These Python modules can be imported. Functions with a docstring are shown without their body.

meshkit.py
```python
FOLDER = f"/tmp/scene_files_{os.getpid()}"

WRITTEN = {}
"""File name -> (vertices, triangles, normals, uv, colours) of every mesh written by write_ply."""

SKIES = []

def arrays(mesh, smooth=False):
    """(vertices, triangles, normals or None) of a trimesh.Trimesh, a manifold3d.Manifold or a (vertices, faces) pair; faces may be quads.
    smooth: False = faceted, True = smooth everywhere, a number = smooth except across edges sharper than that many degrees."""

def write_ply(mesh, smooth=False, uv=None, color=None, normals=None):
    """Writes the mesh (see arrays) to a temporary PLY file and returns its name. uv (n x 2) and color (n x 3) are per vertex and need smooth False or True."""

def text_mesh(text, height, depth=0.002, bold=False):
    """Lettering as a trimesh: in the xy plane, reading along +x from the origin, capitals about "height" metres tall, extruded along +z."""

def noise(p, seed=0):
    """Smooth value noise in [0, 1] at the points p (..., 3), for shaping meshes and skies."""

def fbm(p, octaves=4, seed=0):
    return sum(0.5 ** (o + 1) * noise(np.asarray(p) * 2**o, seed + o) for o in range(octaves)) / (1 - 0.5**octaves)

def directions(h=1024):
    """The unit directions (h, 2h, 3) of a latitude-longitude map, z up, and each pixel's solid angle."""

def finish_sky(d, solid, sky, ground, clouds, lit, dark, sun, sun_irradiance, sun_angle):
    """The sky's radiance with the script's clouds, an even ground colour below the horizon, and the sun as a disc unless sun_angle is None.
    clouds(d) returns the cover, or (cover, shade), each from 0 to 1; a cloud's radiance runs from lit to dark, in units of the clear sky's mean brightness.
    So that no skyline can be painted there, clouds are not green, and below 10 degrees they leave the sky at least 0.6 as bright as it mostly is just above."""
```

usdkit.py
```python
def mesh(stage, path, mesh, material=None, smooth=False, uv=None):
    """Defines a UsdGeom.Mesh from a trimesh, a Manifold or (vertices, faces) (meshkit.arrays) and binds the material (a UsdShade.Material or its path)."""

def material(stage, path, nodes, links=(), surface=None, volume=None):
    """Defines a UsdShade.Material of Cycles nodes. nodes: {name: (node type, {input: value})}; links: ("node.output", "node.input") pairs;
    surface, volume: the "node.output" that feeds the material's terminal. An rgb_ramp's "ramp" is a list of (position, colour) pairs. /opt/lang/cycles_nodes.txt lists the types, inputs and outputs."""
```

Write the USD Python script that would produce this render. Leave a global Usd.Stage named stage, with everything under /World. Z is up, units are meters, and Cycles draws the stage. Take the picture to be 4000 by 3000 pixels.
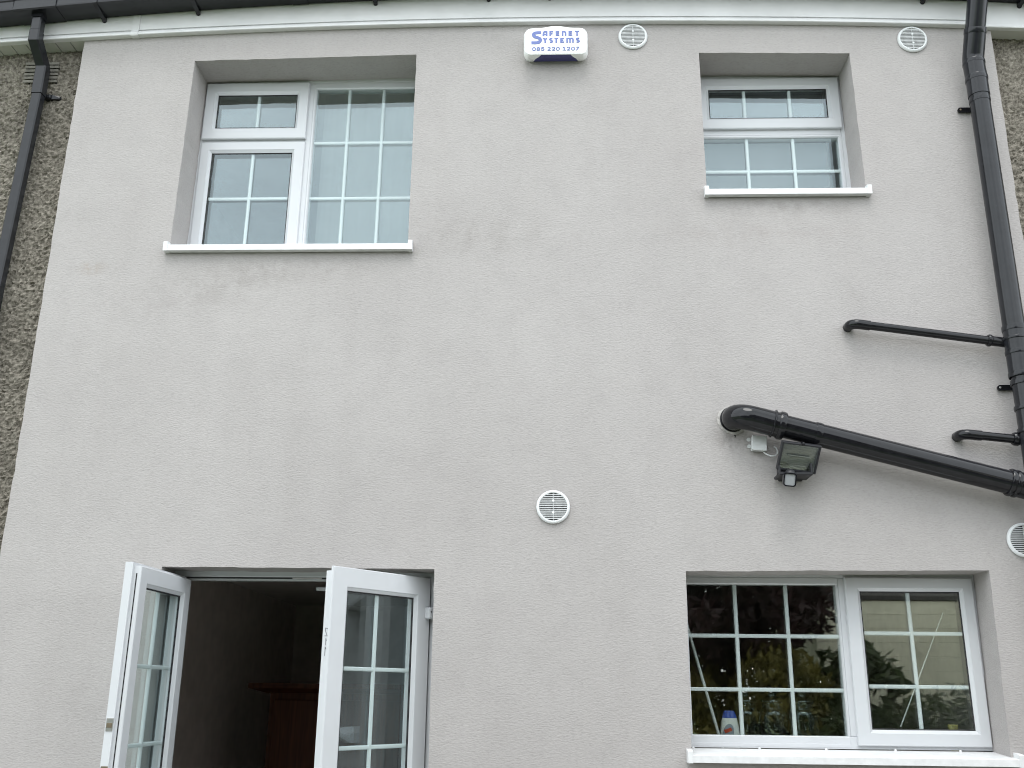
import math, random
import numpy as np, trimesh, manifold3d as m3
import shapely, shapely.geometry as sg
from shapely import affinity
from pxr import Usd, UsdGeom, UsdLux, UsdShade, Gf, Sdf
import usdkit, meshkit

stage = Usd.Stage.CreateInMemory()
UsdGeom.SetStageUpAxis(stage, UsdGeom.Tokens.z)
UsdGeom.SetStageMetersPerUnit(stage, 1.0)
UsdGeom.Xform.Define(stage, '/World')
UsdGeom.Scope.Define(stage, '/World/Looks')

# ------------------------------------------------------------------ camera
cam = UsdGeom.Camera.Define(stage, '/World/camera')
cam.CreateHorizontalApertureAttr(36.0)
cam.CreateVerticalApertureAttr(27.0)
cam.CreateFocalLengthAttr(34.698)
cam.CreateClippingRangeAttr(Gf.Vec2f(0.05, 2000))
CR = (0.99933856, 0.03481694, 0.01049853)
CU = (3.59210046e-04, -0.298132942, 0.954524290)
CF = (-0.03636357, 0.95388916, 0.29794825)
cam.AddTransformOp().Set(Gf.Matrix4d(*CR, 0, *CU, 0, -CF[0], -CF[1], -CF[2], 0, 0, -4.5, 1.59, 1))
cam.CreateExposureAttr(0.0)

# ------------------------------------------------------------------ sky and soft sun (overcast)
SUN_EL, SUN_AZ = math.radians(62), math.atan2(-0.12, -1.0)          # azimuth = atan2(x, y) towards the sun
dome = UsdLux.DomeLight.Define(stage, '/World/sky')
dome.CreateIntensityAttr(1.0)
sky_mat = usdkit.material(stage, '/World/Looks/sky', {
    'tc': ('texture_coordinate', {}),
    'map': ('mapping', {'scale': (1.0, 1.0, 1.9)}),
    'sky': ('sky_texture', {'sky_type': 'single_scattering', 'sun_disc': False, 'sun_elevation': SUN_EL, 'sun_rotation': SUN_AZ, 'air_density': 1.0, 'aerosol_density': 1.5}),
    'n': ('noise_texture', {'scale': 2.6, 'detail': 5.0, 'roughness': 0.55, 'distortion': 0.4}),
    'r': ('rgb_ramp', {'ramp': [(0.30, (0.70, 0.70, 0.70)), (0.62, (0.97, 0.97, 0.97))]}),
    'n2': ('noise_texture', {'scale': 1.7, 'detail': 4.0, 'roughness': 0.5}),
    'r2': ('rgb_ramp', {'ramp': [(0.30, (26.5, 28.8, 30.5)), (0.70, (33.5, 35.2, 36.4))]}),
    'mix': ('mix', {'mix_type': 'mix'}),
    'bg': ('background_shader', {'strength': 0.088}),
}, [('tc.generated', 'map.vector'), ('map.vector', 'n.vector'), ('map.vector', 'n2.vector'), ('n.fac', 'r.fac'), ('n2.fac', 'r2.fac'),
    ('r.color', 'mix.fac'), ('sky.color', 'mix.color1'), ('r2.color', 'mix.color2'), ('mix.color', 'bg.color')], surface='bg.background')
UsdShade.MaterialBindingAPI.Apply(dome.GetPrim()).Bind(sky_mat)
dome.GetPrim().SetCustomDataByKey('kind', 'structure')
sun = UsdLux.DistantLight.Define(stage, '/World/sun')
sun.CreateIntensityAttr(0.40)
sun.CreateAngleAttr(28.0)
sun.CreateColorAttr(Gf.Vec3f(1.0, 0.975, 0.94))
sun.CreateNormalizeAttr(True)
_d = np.array([math.sin(SUN_AZ) * math.cos(SUN_EL), math.cos(SUN_AZ) * math.cos(SUN_EL), math.sin(SUN_EL)])
_x = np.cross([0, 0, 1.0], _d); _x /= np.linalg.norm(_x); _y = np.cross(_d, _x)
sun.AddTransformOp().Set(Gf.Matrix4d(*_x, 0, *_y, 0, *_d, 0, 0, 0, 0, 1))

# ------------------------------------------------------------------ materials
def mat(name, nodes, links=(), surface='p.BSDF'):
    return usdkit.material(stage, '/World/Looks/' + name, nodes, links, surface=surface)

def plain(name, col, rough=0.5, spec=0.5, var=0.0, scale=9.0, bump=0.0, bscale=300.0, coat=0.0, metallic=0.0):
    """A colour with slow tone variation, optional dirt and a fine relief."""
    nodes = {'g': ('geometry', {}), 'p': ('principled_bsdf', {'base_color': col, 'roughness': rough, 'specular_ior_level': spec, 'coat_weight': coat, 'metallic': metallic})}
    links = []
    if var:
        nodes['n'] = ('noise_texture', {'scale': scale, 'detail': 5.0, 'roughness': 0.6})
        nodes['r'] = ('rgb_ramp', {'ramp': [(0.3, tuple(c * (1 - var) for c in col)), (0.7, tuple(min(1, c * (1 + var)) for c in col))]})
        links += [('g.position', 'n.vector'), ('n.fac', 'r.fac'), ('r.color', 'p.base_color')]
    if bump:
        nodes['bn'] = ('noise_texture', {'scale': bscale, 'detail': 3.0})
        nodes['b'] = ('bump', {'strength': bump, 'distance': 0.002})
        links += [('g.position', 'bn.vector'), ('bn.fac', 'b.height'), ('b.normal', 'p.normal')]
    return mat(name, nodes, links)

M = {}
# silicone render: fine grain, cloudy tone, a few faint stains where the photograph has them
def render_mat():
    base = {'g': ('geometry', {}),
            'big': ('noise_texture', {'scale': 1.1, 'detail': 4.0, 'roughness': 0.55}),
            'mid': ('noise_texture', {'scale': 7.0, 'detail': 5.0, 'roughness': 0.65}),
            'fine': ('noise_texture', {'scale': 95.0, 'detail': 3.0, 'roughness': 0.7}),
            'pit': ('voronoi_texture', {'scale': 130.0, 'feature': 'f1'}),
            'rb': ('rgb_ramp', {'ramp': [(0.30, (0.348, 0.327, 0.318)), (0.70, (0.386, 0.365, 0.355))]}),
            'rm': ('rgb_ramp', {'ramp': [(0.28, (0.95, 0.95, 0.95)), (0.50, (1.0, 1.0, 1.0)), (0.75, (1.02, 1.02, 1.018))]}),
            'rf': ('rgb_ramp', {'ramp': [(0.30, (0.86, 0.86, 0.86)), (0.47, (0.99, 0.99, 0.99)), (0.70, (1.05, 1.05, 1.05))]}),
            'm1': ('mix', {'mix_type': 'multiply', 'fac': 1.0}), 'm2': ('mix', {'mix_type': 'multiply', 'fac': 0.8}),
            'bmix': ('math', {'math_type': 'multiply_add', 'value2': 0.6}),
            'b': ('bump', {'strength': 0.36, 'distance': 0.004}),
            'mps': ('mapping', {'scale': (5.0, 1.0, 0.45)}), 'streak': ('noise_texture', {'scale': 1.6, 'detail': 4.0, 'roughness': 0.6}),
            'rs': ('rgb_ramp', {'ramp': [(0.30, (0.98, 0.978, 0.976)), (0.52, (1.0, 1.0, 1.0)), (0.75, (1.006, 1.006, 1.006))]}), 'm3': ('mix', {'mix_type': 'multiply', 'fac': 1.0}),
            'p': ('principled_bsdf', {'roughness': 0.92, 'specular_ior_level': 0.25})}
    base['mpf'] = ('mapping', {'scale': (0.55, 1.0, 1.35)})
    links = [('g.position', f'{k}.vector') for k in ('big', 'mid')] + [('g.position', 'mpf.vector'), ('mpf.vector', 'fine.vector'), ('mpf.vector', 'pit.vector')]
    links += [('big.fac', 'rb.fac'), ('mid.fac', 'rm.fac'), ('fine.fac', 'rf.fac'), ('rb.color', 'm1.color1'), ('rm.color', 'm1.color2'),
              ('m1.color', 'm2.color1'), ('rf.color', 'm2.color2'), ('pit.distance', 'bmix.value1'), ('fine.fac', 'bmix.value3'),
              ('bmix.value', 'b.height'), ('b.normal', 'p.normal')]
    links += [('g.position', 'mps.vector'), ('mps.vector', 'streak.vector'), ('streak.fac', 'rs.fac'), ('m2.color', 'm3.color1'), ('rs.color', 'm3.color2')]
    last = 'm3.color'
    # (x, z, radius x, radius z, tint, strength)
    stains = [(-2.30, 3.61, 0.10, 0.05, (0.77, 0.70, 0.61), 0.95), (-1.62, 3.52, 0.42, 0.14, (0.815, 0.81, 0.80), 0.85), (-0.35, 3.78, 0.55, 0.16, (0.85, 0.845, 0.835), 0.8),
              (1.05, 3.78, 0.7, 0.10, (0.90, 0.88, 0.87), 0.7), (-2.0, 3.42, 0.6, 0.12, (0.91, 0.90, 0.90), 0.7), (-1.3, 3.60, 0.65, 0.11, (0.80, 0.795, 0.785), 0.85), (1.2, 3.93, 0.45, 0.08, (0.80, 0.795, 0.785), 0.85), (0.84, 2.75, 0.12, 0.10, (0.70, 0.69, 0.68), 0.9), (1.0, 2.68, 0.25, 0.14, (0.86, 0.85, 0.85), 0.6)]
    for i, (x, z, rx, rz, tint, s) in enumerate(stains):
        base[f'mp{i}'] = ('mapping', {'location': (-x / rx, 0, -z / rz), 'scale': (1 / rx, 0.0, 1 / rz)})
        base[f'ln{i}'] = ('vector_math', {'math_type': 'length'})
        base[f'sn{i}'] = ('noise_texture', {'scale': 9.0 + i, 'detail': 5.0, 'roughness': 0.7})
        base[f'sm{i}'] = ('map_range', {'from_min': 1.0, 'from_max': 0.1, 'to_min': 0.0, 'to_max': s, 'clamp': True})
        base[f'sr{i}'] = ('map_range', {'from_min': 0.42, 'from_max': 0.62, 'to_min': 0.0, 'to_max': 1.0, 'clamp': True})
        base[f'sx{i}'] = ('math', {'math_type': 'multiply'})
        base[f'st{i}'] = ('mix', {'mix_type': 'multiply', 'color2': tint})
        links += [('g.position', f'mp{i}.vector'), (f'mp{i}.vector', f'ln{i}.vector1'), (f'ln{i}.value', f'sm{i}.value'), ('g.position', f'sn{i}.vector'),
                  (f'sn{i}.fac', f'sr{i}.value'), (f'sm{i}.result', f'sx{i}.value1'), (f'sr{i}.result', f'sx{i}.value2'), (f'sx{i}.value', f'st{i}.fac'), (last, f'st{i}.color1')]
        last = f'st{i}.color'
    links.append((last, 'p.base_color'))
    return mat('silicone_render', base, links)
M['render'] = render_mat()
M['pebble'] = mat('pebbledash', {
    'g': ('geometry', {}), 'v': ('voronoi_texture', {'scale': 75.0, 'feature': 'f1'}), 'n': ('noise_texture', {'scale': 60.0, 'detail': 4.0, 'roughness': 0.7}),
    'big': ('noise_texture', {'scale': 3.0, 'detail': 4.0}), 'rc': ('rgb_ramp', {'ramp': [(0.30, (0.085, 0.076, 0.062)), (0.50, (0.205, 0.186, 0.156)), (0.70, (0.335, 0.307, 0.262))]}),
    'rb': ('rgb_ramp', {'ramp': [(0.3, (0.80, 0.80, 0.80)), (0.7, (1.1, 1.1, 1.1))]}), 'm': ('mix', {'mix_type': 'multiply', 'fac': 1.0}),
    'b': ('bump', {'strength': 0.7, 'distance': 0.006}), 'p': ('principled_bsdf', {'roughness': 0.95, 'specular_ior_level': 0.2})},
    [('g.position', 'v.vector'), ('g.position', 'n.vector'), ('g.position', 'big.vector'), ('n.fac', 'rc.fac'), ('big.fac', 'rb.fac'), ('rc.color', 'm.color1'), ('rb.color', 'm.color2'),
     ('m.color', 'p.base_color'), ('n.fac', 'b.height'), ('b.normal', 'p.normal')])
M['upvc'] = plain('white_upvc', (0.535, 0.548, 0.565), 0.28, 0.5, var=0.025, scale=4.0)
M['upvc_cool'] = plain('white_glazing_bar', (0.54, 0.58, 0.585), 0.35, 0.5)
M['sill'] = plain('white_sill_plastic', (0.64, 0.643, 0.645), 0.35, 0.5, var=0.08, scale=22.0)
M['fascia'] = plain('white_fascia_board', (0.66, 0.66, 0.66), 0.35, 0.5, var=0.06, scale=5.0)
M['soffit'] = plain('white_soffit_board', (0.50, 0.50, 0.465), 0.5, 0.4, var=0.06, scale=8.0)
M['seal'] = plain('black_rubber_seal', (0.015, 0.015, 0.017), 0.6)
M['black'] = plain('weathered_black_plastic', (0.009, 0.0095, 0.011), 0.17, 0.36, var=0.3, scale=18.0)
M['black_gloss'] = plain('glossy_black_plastic', (0.006, 0.006, 0.007), 0.07, 0.34, var=0.3, scale=30.0)
M['black_matt'] = plain('matt_black_metal', (0.011, 0.011, 0.013), 0.42, 0.4)
M['vent'] = plain('white_vent_plastic', (0.68, 0.695, 0.70), 0.4, 0.5)
M['vent_slat'] = plain('dusty_vent_slat', (0.52, 0.53, 0.53), 0.5, var=0.15, scale=40.0)
M['dark'] = plain('dark_void', (0.02, 0.019, 0.018), 0.9)
M['grille'] = plain('grey_air_brick', (0.19, 0.178, 0.155), 0.9, var=0.25, scale=30)
M['alarm_white'] = plain('white_alarm_plastic', (0.86, 0.865, 0.86), 0.35)
M['alarm_lens'] = plain('purple_lens_plastic', (0.075, 0.070, 0.20), 0.3)
M['alarm_print'] = plain('blue_print', (0.10, 0.14, 0.36), 0.5)
M['chrome'] = plain('steel_latch', (0.55, 0.54, 0.52), 0.3, metallic=1.0)
M['brass'] = plain('dull_brass_latch', (0.16, 0.13, 0.09), 0.45, metallic=0.6)
M['mortar'] = plain('pale_mortar', (0.42, 0.40, 0.38), 0.95, var=0.35, scale=60.0)
M['pencil'] = plain('pencil_line', (0.09, 0.09, 0.10), 0.7)
M['box_white'] = plain('white_box_plastic', (0.54, 0.555, 0.55), 0.45)
M['lens_grey'] = plain('milky_sensor_lens', (0.25, 0.26, 0.265), 0.4)
M['reflector'] = plain('dimpled_reflector', (0.17, 0.17, 0.14), 0.24, metallic=1.0, bump=1.0, bscale=160.0)
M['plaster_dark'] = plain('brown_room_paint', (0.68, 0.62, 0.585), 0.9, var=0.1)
M['plaster'] = plain('pale_room_paint', (0.74, 0.70, 0.66), 0.9, var=0.05)
M['floorwood'] = plain('dark_floor', (0.08, 0.055, 0.04), 0.5, var=0.3)
M['render_inside'] = plain('kitchen_paint', (0.25, 0.23, 0.21), 0.9)
M['pine'] = mat('red_brown_pine', {'g': ('geometry', {}), 'mp': ('mapping', {'scale': (14.0, 14.0, 0.9)}), 'n': ('noise_texture', {'scale': 3.0, 'detail': 5.0, 'distortion': 1.0}),
    'r': ('rgb_ramp', {'ramp': [(0.3, (0.07, 0.022, 0.010)), (0.7, (0.14, 0.045, 0.020))]}), 'p': ('principled_bsdf', {'roughness': 0.55})},
    [('g.position', 'mp.vector'), ('mp.vector', 'n.vector'), ('n.fac', 'r.fac'), ('r.color', 'p.base_color')])
M['roof'] = plain('dark_roof_tile', (0.06, 0.055, 0.055), 0.85, var=0.3, scale=6)
M['concrete'] = plain('patio_concrete', (0.36, 0.35, 0.33), 0.9, var=0.15, scale=2.5, bump=0.3, bscale=80)
M['lawn'] = plain('lawn_green', (0.07, 0.11, 0.035), 0.95, var=0.35, scale=6.0, bump=0.6, bscale=60)
M['bark'] = plain('bark', (0.09, 0.065, 0.05), 0.9, var=0.3, scale=20)
M['shed_board'] = plain('cream_shed_boards', (0.88, 0.85, 0.68), 0.8, var=0.05, scale=5)
M['bottle_white'] = plain('white_bottle', (0.80, 0.80, 0.78), 0.3)
M['bottle_blue'] = plain('blue_cap', (0.03, 0.08, 0.42), 0.3)
M['bottle_red'] = plain('red_label', (0.55, 0.06, 0.03), 0.4)
M['bottle_cyan'] = plain('blue_label', (0.05, 0.22, 0.42), 0.4)
M['bottle_grey'] = plain('grey_label', (0.28, 0.32, 0.38), 0.4)
M['tub'] = plain('yellow_tub', (0.55, 0.48, 0.20), 0.4)
M['pole'] = plain('white_pole', (0.75, 0.75, 0.74), 0.4)
M['speck'] = plain('white_speck', (0.85, 0.85, 0.80), 0.7)
M['net'] = mat('net_curtain', {'d': ('diffuse_bsdf', {'color': (0.80, 0.82, 0.80)}), 't': ('translucent_bsdf', {'color': (0.75, 0.78, 0.76)}), 'x': ('transparent_bsdf', {}),
    'm1': ('mix_closure', {'fac': 0.4}), 'm2': ('mix_closure', {'fac': 0.22})},
    [('d.BSDF', 'm1.closure1'), ('t.BSDF', 'm1.closure2'), ('x.BSDF', 'm2.closure1'), ('m1.closure', 'm2.closure2')], surface='m2.closure')
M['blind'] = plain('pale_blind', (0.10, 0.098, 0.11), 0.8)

def glass(name, tint=(0.93, 0.965, 0.955), f0=0.112, rough=0.0, coat=(0.85, 0.975, 1.02)):
    return mat(name, {'lw': ('layer_weight', {'blend': 0.5}), 'pw': ('math', {'math_type': 'power', 'value2': 5.0}), 'ma': ('math', {'math_type': 'multiply_add', 'value2': 1 - f0, 'value3': f0}),
        'gl': ('glossy_bsdf', {'color': coat, 'roughness': rough}), 'tr': ('transparent_bsdf', {'color': tint}), 'm': ('mix_closure', {})},
        [('lw.facing', 'pw.value1'), ('pw.value', 'ma.value1'), ('ma.value', 'm.fac'), ('tr.BSDF', 'm.closure1'), ('gl.BSDF', 'm.closure2')], surface='m.closure')
M['glass'] = glass('window_glass')
M['kitchen_glass'] = glass('kitchen_glass', f0=0.13, coat=(1.0, 1.0, 0.93))
M['bath_glass'] = glass('bathroom_glass', f0=0.080, rough=0.03)
M['reflect_glass'] = glass('lamp_glass', f0=0.06)
M['jar_glass'] = glass('jar_glass', tint=(0.80, 0.85, 0.82), f0=0.09)

def leaf_mat(name, dark, light):
    return mat(name, {'g': ('geometry', {}), 'n': ('noise_texture', {'scale': 2.2, 'detail': 3.0}), 'wn': ('white_noise_texture', {'dimensions': '1D'}),
        'add': ('math', {'math_type': 'multiply_add', 'value2': 0.5}), 'r': ('rgb_ramp', {'ramp': [(0.35, dark), (0.95, light)]}), 'p': ('principled_bsdf', {'roughness': 0.5, 'specular_ior_level': 0.4}),
        't': ('translucent_bsdf', {}), 'm': ('mix_closure', {'fac': 0.3})},
        [('g.position', 'n.vector'), ('g.random_per_island', 'add.value1'), ('n.fac', 'add.value3'), ('add.value', 'r.fac'), ('r.color', 'p.base_color'), ('r.color', 't.color'),
         ('p.BSDF', 'm.closure1'), ('t.BSDF', 'm.closure2')], surface='m.closure')
M['leaf_plum'] = leaf_mat('plum_leaf', (0.040, 0.024, 0.026), (0.10, 0.055, 0.055))
M['leaf_gold'] = leaf_mat('golden_leaf', (0.09, 0.088, 0.022), (0.38, 0.31, 0.075))
M['leaf_green'] = leaf_mat('laurel_leaf', (0.035, 0.055, 0.022), (0.12, 0.15, 0.06))

# ------------------------------------------------------------------ helpers: scene graph
taken = {}
def numbered(parent, name):
    k = taken.get((parent, name), 0); taken[(parent, name)] = k + 1
    return name if k == 0 else f'{name}_{k:03d}'
origin = {'/World': np.zeros(3)}
def path_of(p):
    return '/World' if p is None else (p if isinstance(p, str) else str(p.GetPath()))
def tag(prim, label=None, cat=None, group=None, kind=None):
    for k, v in (('label', label), ('category', cat), ('group', group), ('kind', kind)):
        if v: prim.SetCustomDataByKey(k, v)
    return prim
def xf(name, parent=None, loc=None, **tags):
    """An Xform that parts hang under; loc in world metres (its parts are given in world metres too)."""
    pp = path_of(parent); n = numbered(pp, name); q = f'{pp}/{n}'
    x = UsdGeom.Xform.Define(stage, q)
    o = origin[pp] if loc is None else np.array(loc, float)
    d = o - origin[pp]
    if np.abs(d).max() > 0: x.AddTranslateOp().Set(Gf.Vec3d(*map(float, d)))
    origin[q] = o
    return tag(x.GetPrim(), **tags)
def obj(name, mesh, m, parent=None, smooth=False, **tags):
    """One Mesh prim. mesh in world metres."""
    pp = path_of(parent); n = numbered(pp, name); q = f'{pp}/{n}'
    v, f, _ = meshkit.arrays(mesh)
    pr = usdkit.mesh(stage, q, (v - origin[pp], f), M[m] if isinstance(m, str) else m, smooth=smooth)
    origin[q] = origin[pp]
    return tag(pr.GetPrim(), **tags)

# ------------------------------------------------------------------ helpers: shapes
class MB:
    def __init__(s): s.v, s.f, s.n = [], [], 0
    def add(s, v, f):
        v = np.asarray(v, float); f = np.asarray(f, int)
        if f.shape[1] == 4: f = np.vstack([f[:, [0, 1, 2]], f[:, [0, 2, 3]]])
        s.v.append(v); s.f.append(f + s.n); s.n += len(v); return s
    def mesh(s, m): 
        v, f, _ = meshkit.arrays(m); return s.add(v, f)
    def box(s, a, b): return s.mesh(bbox(a, b))
    def get(s): return np.vstack(s.v), np.vstack(s.f)
def bbox(a, b, bev=0.0):
    a, b = np.minimum(a, b).astype(float), np.maximum(a, b).astype(float)
    if bev <= 0:
        m = trimesh.creation.box(b - a); m.apply_translation((a + b) / 2); return m
    pts = []
    for i in range(8):
        c = [b[k] if i >> k & 1 else a[k] for k in range(3)]
        for k in range(3):
            q = list(c)
            for j in range(3):
                if j != k: q[j] += bev * (1 if c[j] == a[j] else -1)
            pts.append(q)
    return m3.Manifold.hull_points(np.array(pts))
def hull(pts): return m3.Manifold.hull_points(np.asarray(pts, float))
def ring(x0, x1, z0, z1, prof, place=None, closed=True):
    """A mitred frame: prof is a list of (inset from the outer rectangle, depth y) swept round the rectangle. place maps (x, y, z) rows to the world."""
    P = []
    for a, y in prof:
        P.append([(x0 + a, y, z0 + a), (x1 - a, y, z0 + a), (x1 - a, y, z1 - a), (x0 + a, y, z1 - a)])
    V = np.array(P, float).reshape(-1, 3); n = len(prof); F = []
    for i in range(n if closed else n - 1):
        j = (i + 1) % n
        for k in range(4):
            l = (k + 1) % 4
            F.append([i * 4 + k, i * 4 + l, j * 4 + l, j * 4 + k])
    V = place(V) if place else V
    # each side on its own vertices so that shading stays flat and corners mitre
    F = np.array(F); F = np.vstack([F[:, [0, 1, 2]], F[:, [0, 2, 3]]])
    t = trimesh.Trimesh(V, F, process=False)
    if t.volume < 0: F = F[:, ::-1]
    return V, F
def tube(path, r, sides=20, caps=True):
    p = np.asarray(path, float); n = len(p); r = np.broadcast_to(np.asarray(r, float), (n,))
    t = np.gradient(p, axis=0); t /= np.linalg.norm(t, axis=1, keepdims=True)
    a = np.cross(t[0], [0, 0, 1.0] if abs(t[0][2]) < 0.9 else [1.0, 0, 0]); a /= np.linalg.norm(a)
    ang = np.arange(sides) * 2 * np.pi / sides; V = []
    for i in range(n):
        a = a - t[i] * (a @ t[i]); a /= np.linalg.norm(a); b = np.cross(t[i], a)
        V.append(p[i] + r[i] * (np.cos(ang)[:, None] * a + np.sin(ang)[:, None] * b))
    V = np.vstack(V); F = []
    for i in range(n - 1):
        for j in range(sides):
            k = (j + 1) % sides
            F += [[i * sides + j, i * sides + k, (i + 1) * sides + k], [i * sides + j, (i + 1) * sides + k, (i + 1) * sides + j]]
    if caps:
        V = np.vstack([V, p[0], p[-1]]); c0, c1 = n * sides, n * sides + 1
        for j in range(sides):
            k = (j + 1) % sides
            F += [[c0, k, j], [c1, (n - 1) * sides + j, (n - 1) * sides + k]]
    return V, np.array(F)
def bend(a, b, c, r, k=8):
    """points of an arc that rounds the corner a-b-c with radius r"""
    a, b, c = map(lambda q: np.asarray(q, float), (a, b, c))
    u = (a - b) / np.linalg.norm(a - b); w = (c - b) / np.linalg.norm(c - b)
    th = math.acos(np.clip(u @ w, -1, 1)); d = r / math.tan(th / 2)
    s, e = b + u * d, b + w * d; m = (u + w) / np.linalg.norm(u + w); cen = b + m * (r / math.sin(th / 2))
    A, B = s - cen, e - cen; om = math.acos(np.clip(A @ B / r / r, -1, 1))
    return [cen + (math.sin((1 - t) * om) * A + math.sin(t * om) * B) / math.sin(om) for t in np.linspace(0, 1, k)]
def collar(c, d, r, w, lip=0.004):
    """A rounded ring of width w round a pipe at c with direction d."""
    d = np.asarray(d, float) / np.linalg.norm(d); c = np.asarray(c, float)
    s = [(-w / 2, r - .002), (-w / 2, r + lip * .6), (-w / 4, r + lip), (w / 4, r + lip), (w / 2, r + lip * .6), (w / 2, r - .002)]
    return tube([c + d * (x + 1e-5 * i) for i, (x, _) in enumerate(s)], [q for _, q in s], 28, caps=False)
def revolve(prof, n=40):
    m = trimesh.creation.revolve(np.array(prof, float), sections=n); return m
def sweep_x(prof, xs, zf, cap=True):
    """A closed (y, z) profile carried along x; zf(x) lifts it."""
    n = len(prof); V = []
    for x in xs: V += [(x, y, z + zf(x)) for y, z in prof]
    F = []
    for i in range(len(xs) - 1):
        for j in range(n):
            k = (j + 1) % n
            F += [[i * n + j, i * n + k, (i + 1) * n + k], [i * n + j, (i + 1) * n + k, (i + 1) * n + j]]
    if cap:
        tri = trimesh.creation.triangulate_polygon(sg.Polygon(prof), engine='earcut')
        tv, tf = tri
        lut = [int(np.argmin(np.abs(np.array(prof) - q).sum(1))) for q in tv]
        for a, b, c in tf:
            F += [[lut[a], lut[c], lut[b]], [(len(xs) - 1) * n + lut[a], (len(xs) - 1) * n + lut[b], (len(xs) - 1) * n + lut[c]]]
    V, F = np.array(V, float), np.array(F)
    t = trimesh.Trimesh(V, F, process=False)
    if t.volume < 0: F = F[:, ::-1]
    return V, F
def extrude_xz(poly, y0, y1):
    """A polygon in x, z made solid between two depths."""
    ms = []
    for g in getattr(poly, 'geoms', [poly]):
        m = trimesh.creation.extrude_polygon(g, y1 - y0, engine='earcut')
        v = np.array(m.vertices); m = trimesh.Trimesh(np.c_[v[:, 0], y0 + v[:, 2], v[:, 1]], np.array(m.faces)[:, ::-1], process=False); ms.append(m)
    return trimesh.util.concatenate(ms)
def jagged(pts, amp, step, rnd):
    """A polygon whose long edges wander a little, like a hand-finished render edge."""
    out = []
    for (a, b) in zip(pts, pts[1:] + pts[:1]):
        a, b = np.array(a, float), np.array(b, float); L = np.linalg.norm(b - a); n = max(1, int(L / step)); nn = np.array([-(b - a)[1], (b - a)[0]]) / L
        for i in range(n): out.append(tuple(a + (b - a) * i / n + nn * (rnd.gauss(0, amp) if i else 0)))
    return out

# ------------------------------------------------------------------ the setting
def zlip(x):                                                        # the eaves line is slightly hogged: highest at mid span
    c = max(-3.2, min(3.2, x)); return 5.020 - 0.0106 * (c + 0.1) ** 2 - 0.0212 * (c + 0.1) * (x - c)
def zgut(x):
    c = max(-3.2, min(3.2, x)); return 5.188 - 0.0165 * (c - 0.1) ** 2 - 0.033 * (c - 0.1) * (x - c)

obj('lawn', ([(-150, -150, 0), (150, -150, 0), (150, 150, 0), (-150, 150, 0)], [[0, 1, 2], [0, 2, 3]]), 'lawn', kind='structure', label='green lawn of the back garden')
obj('patio', bbox((-5.0, -3.2, -0.06), (5.0, 0.2, 0.012)), 'concrete', kind='structure', label='pale concrete patio along the back wall')

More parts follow.
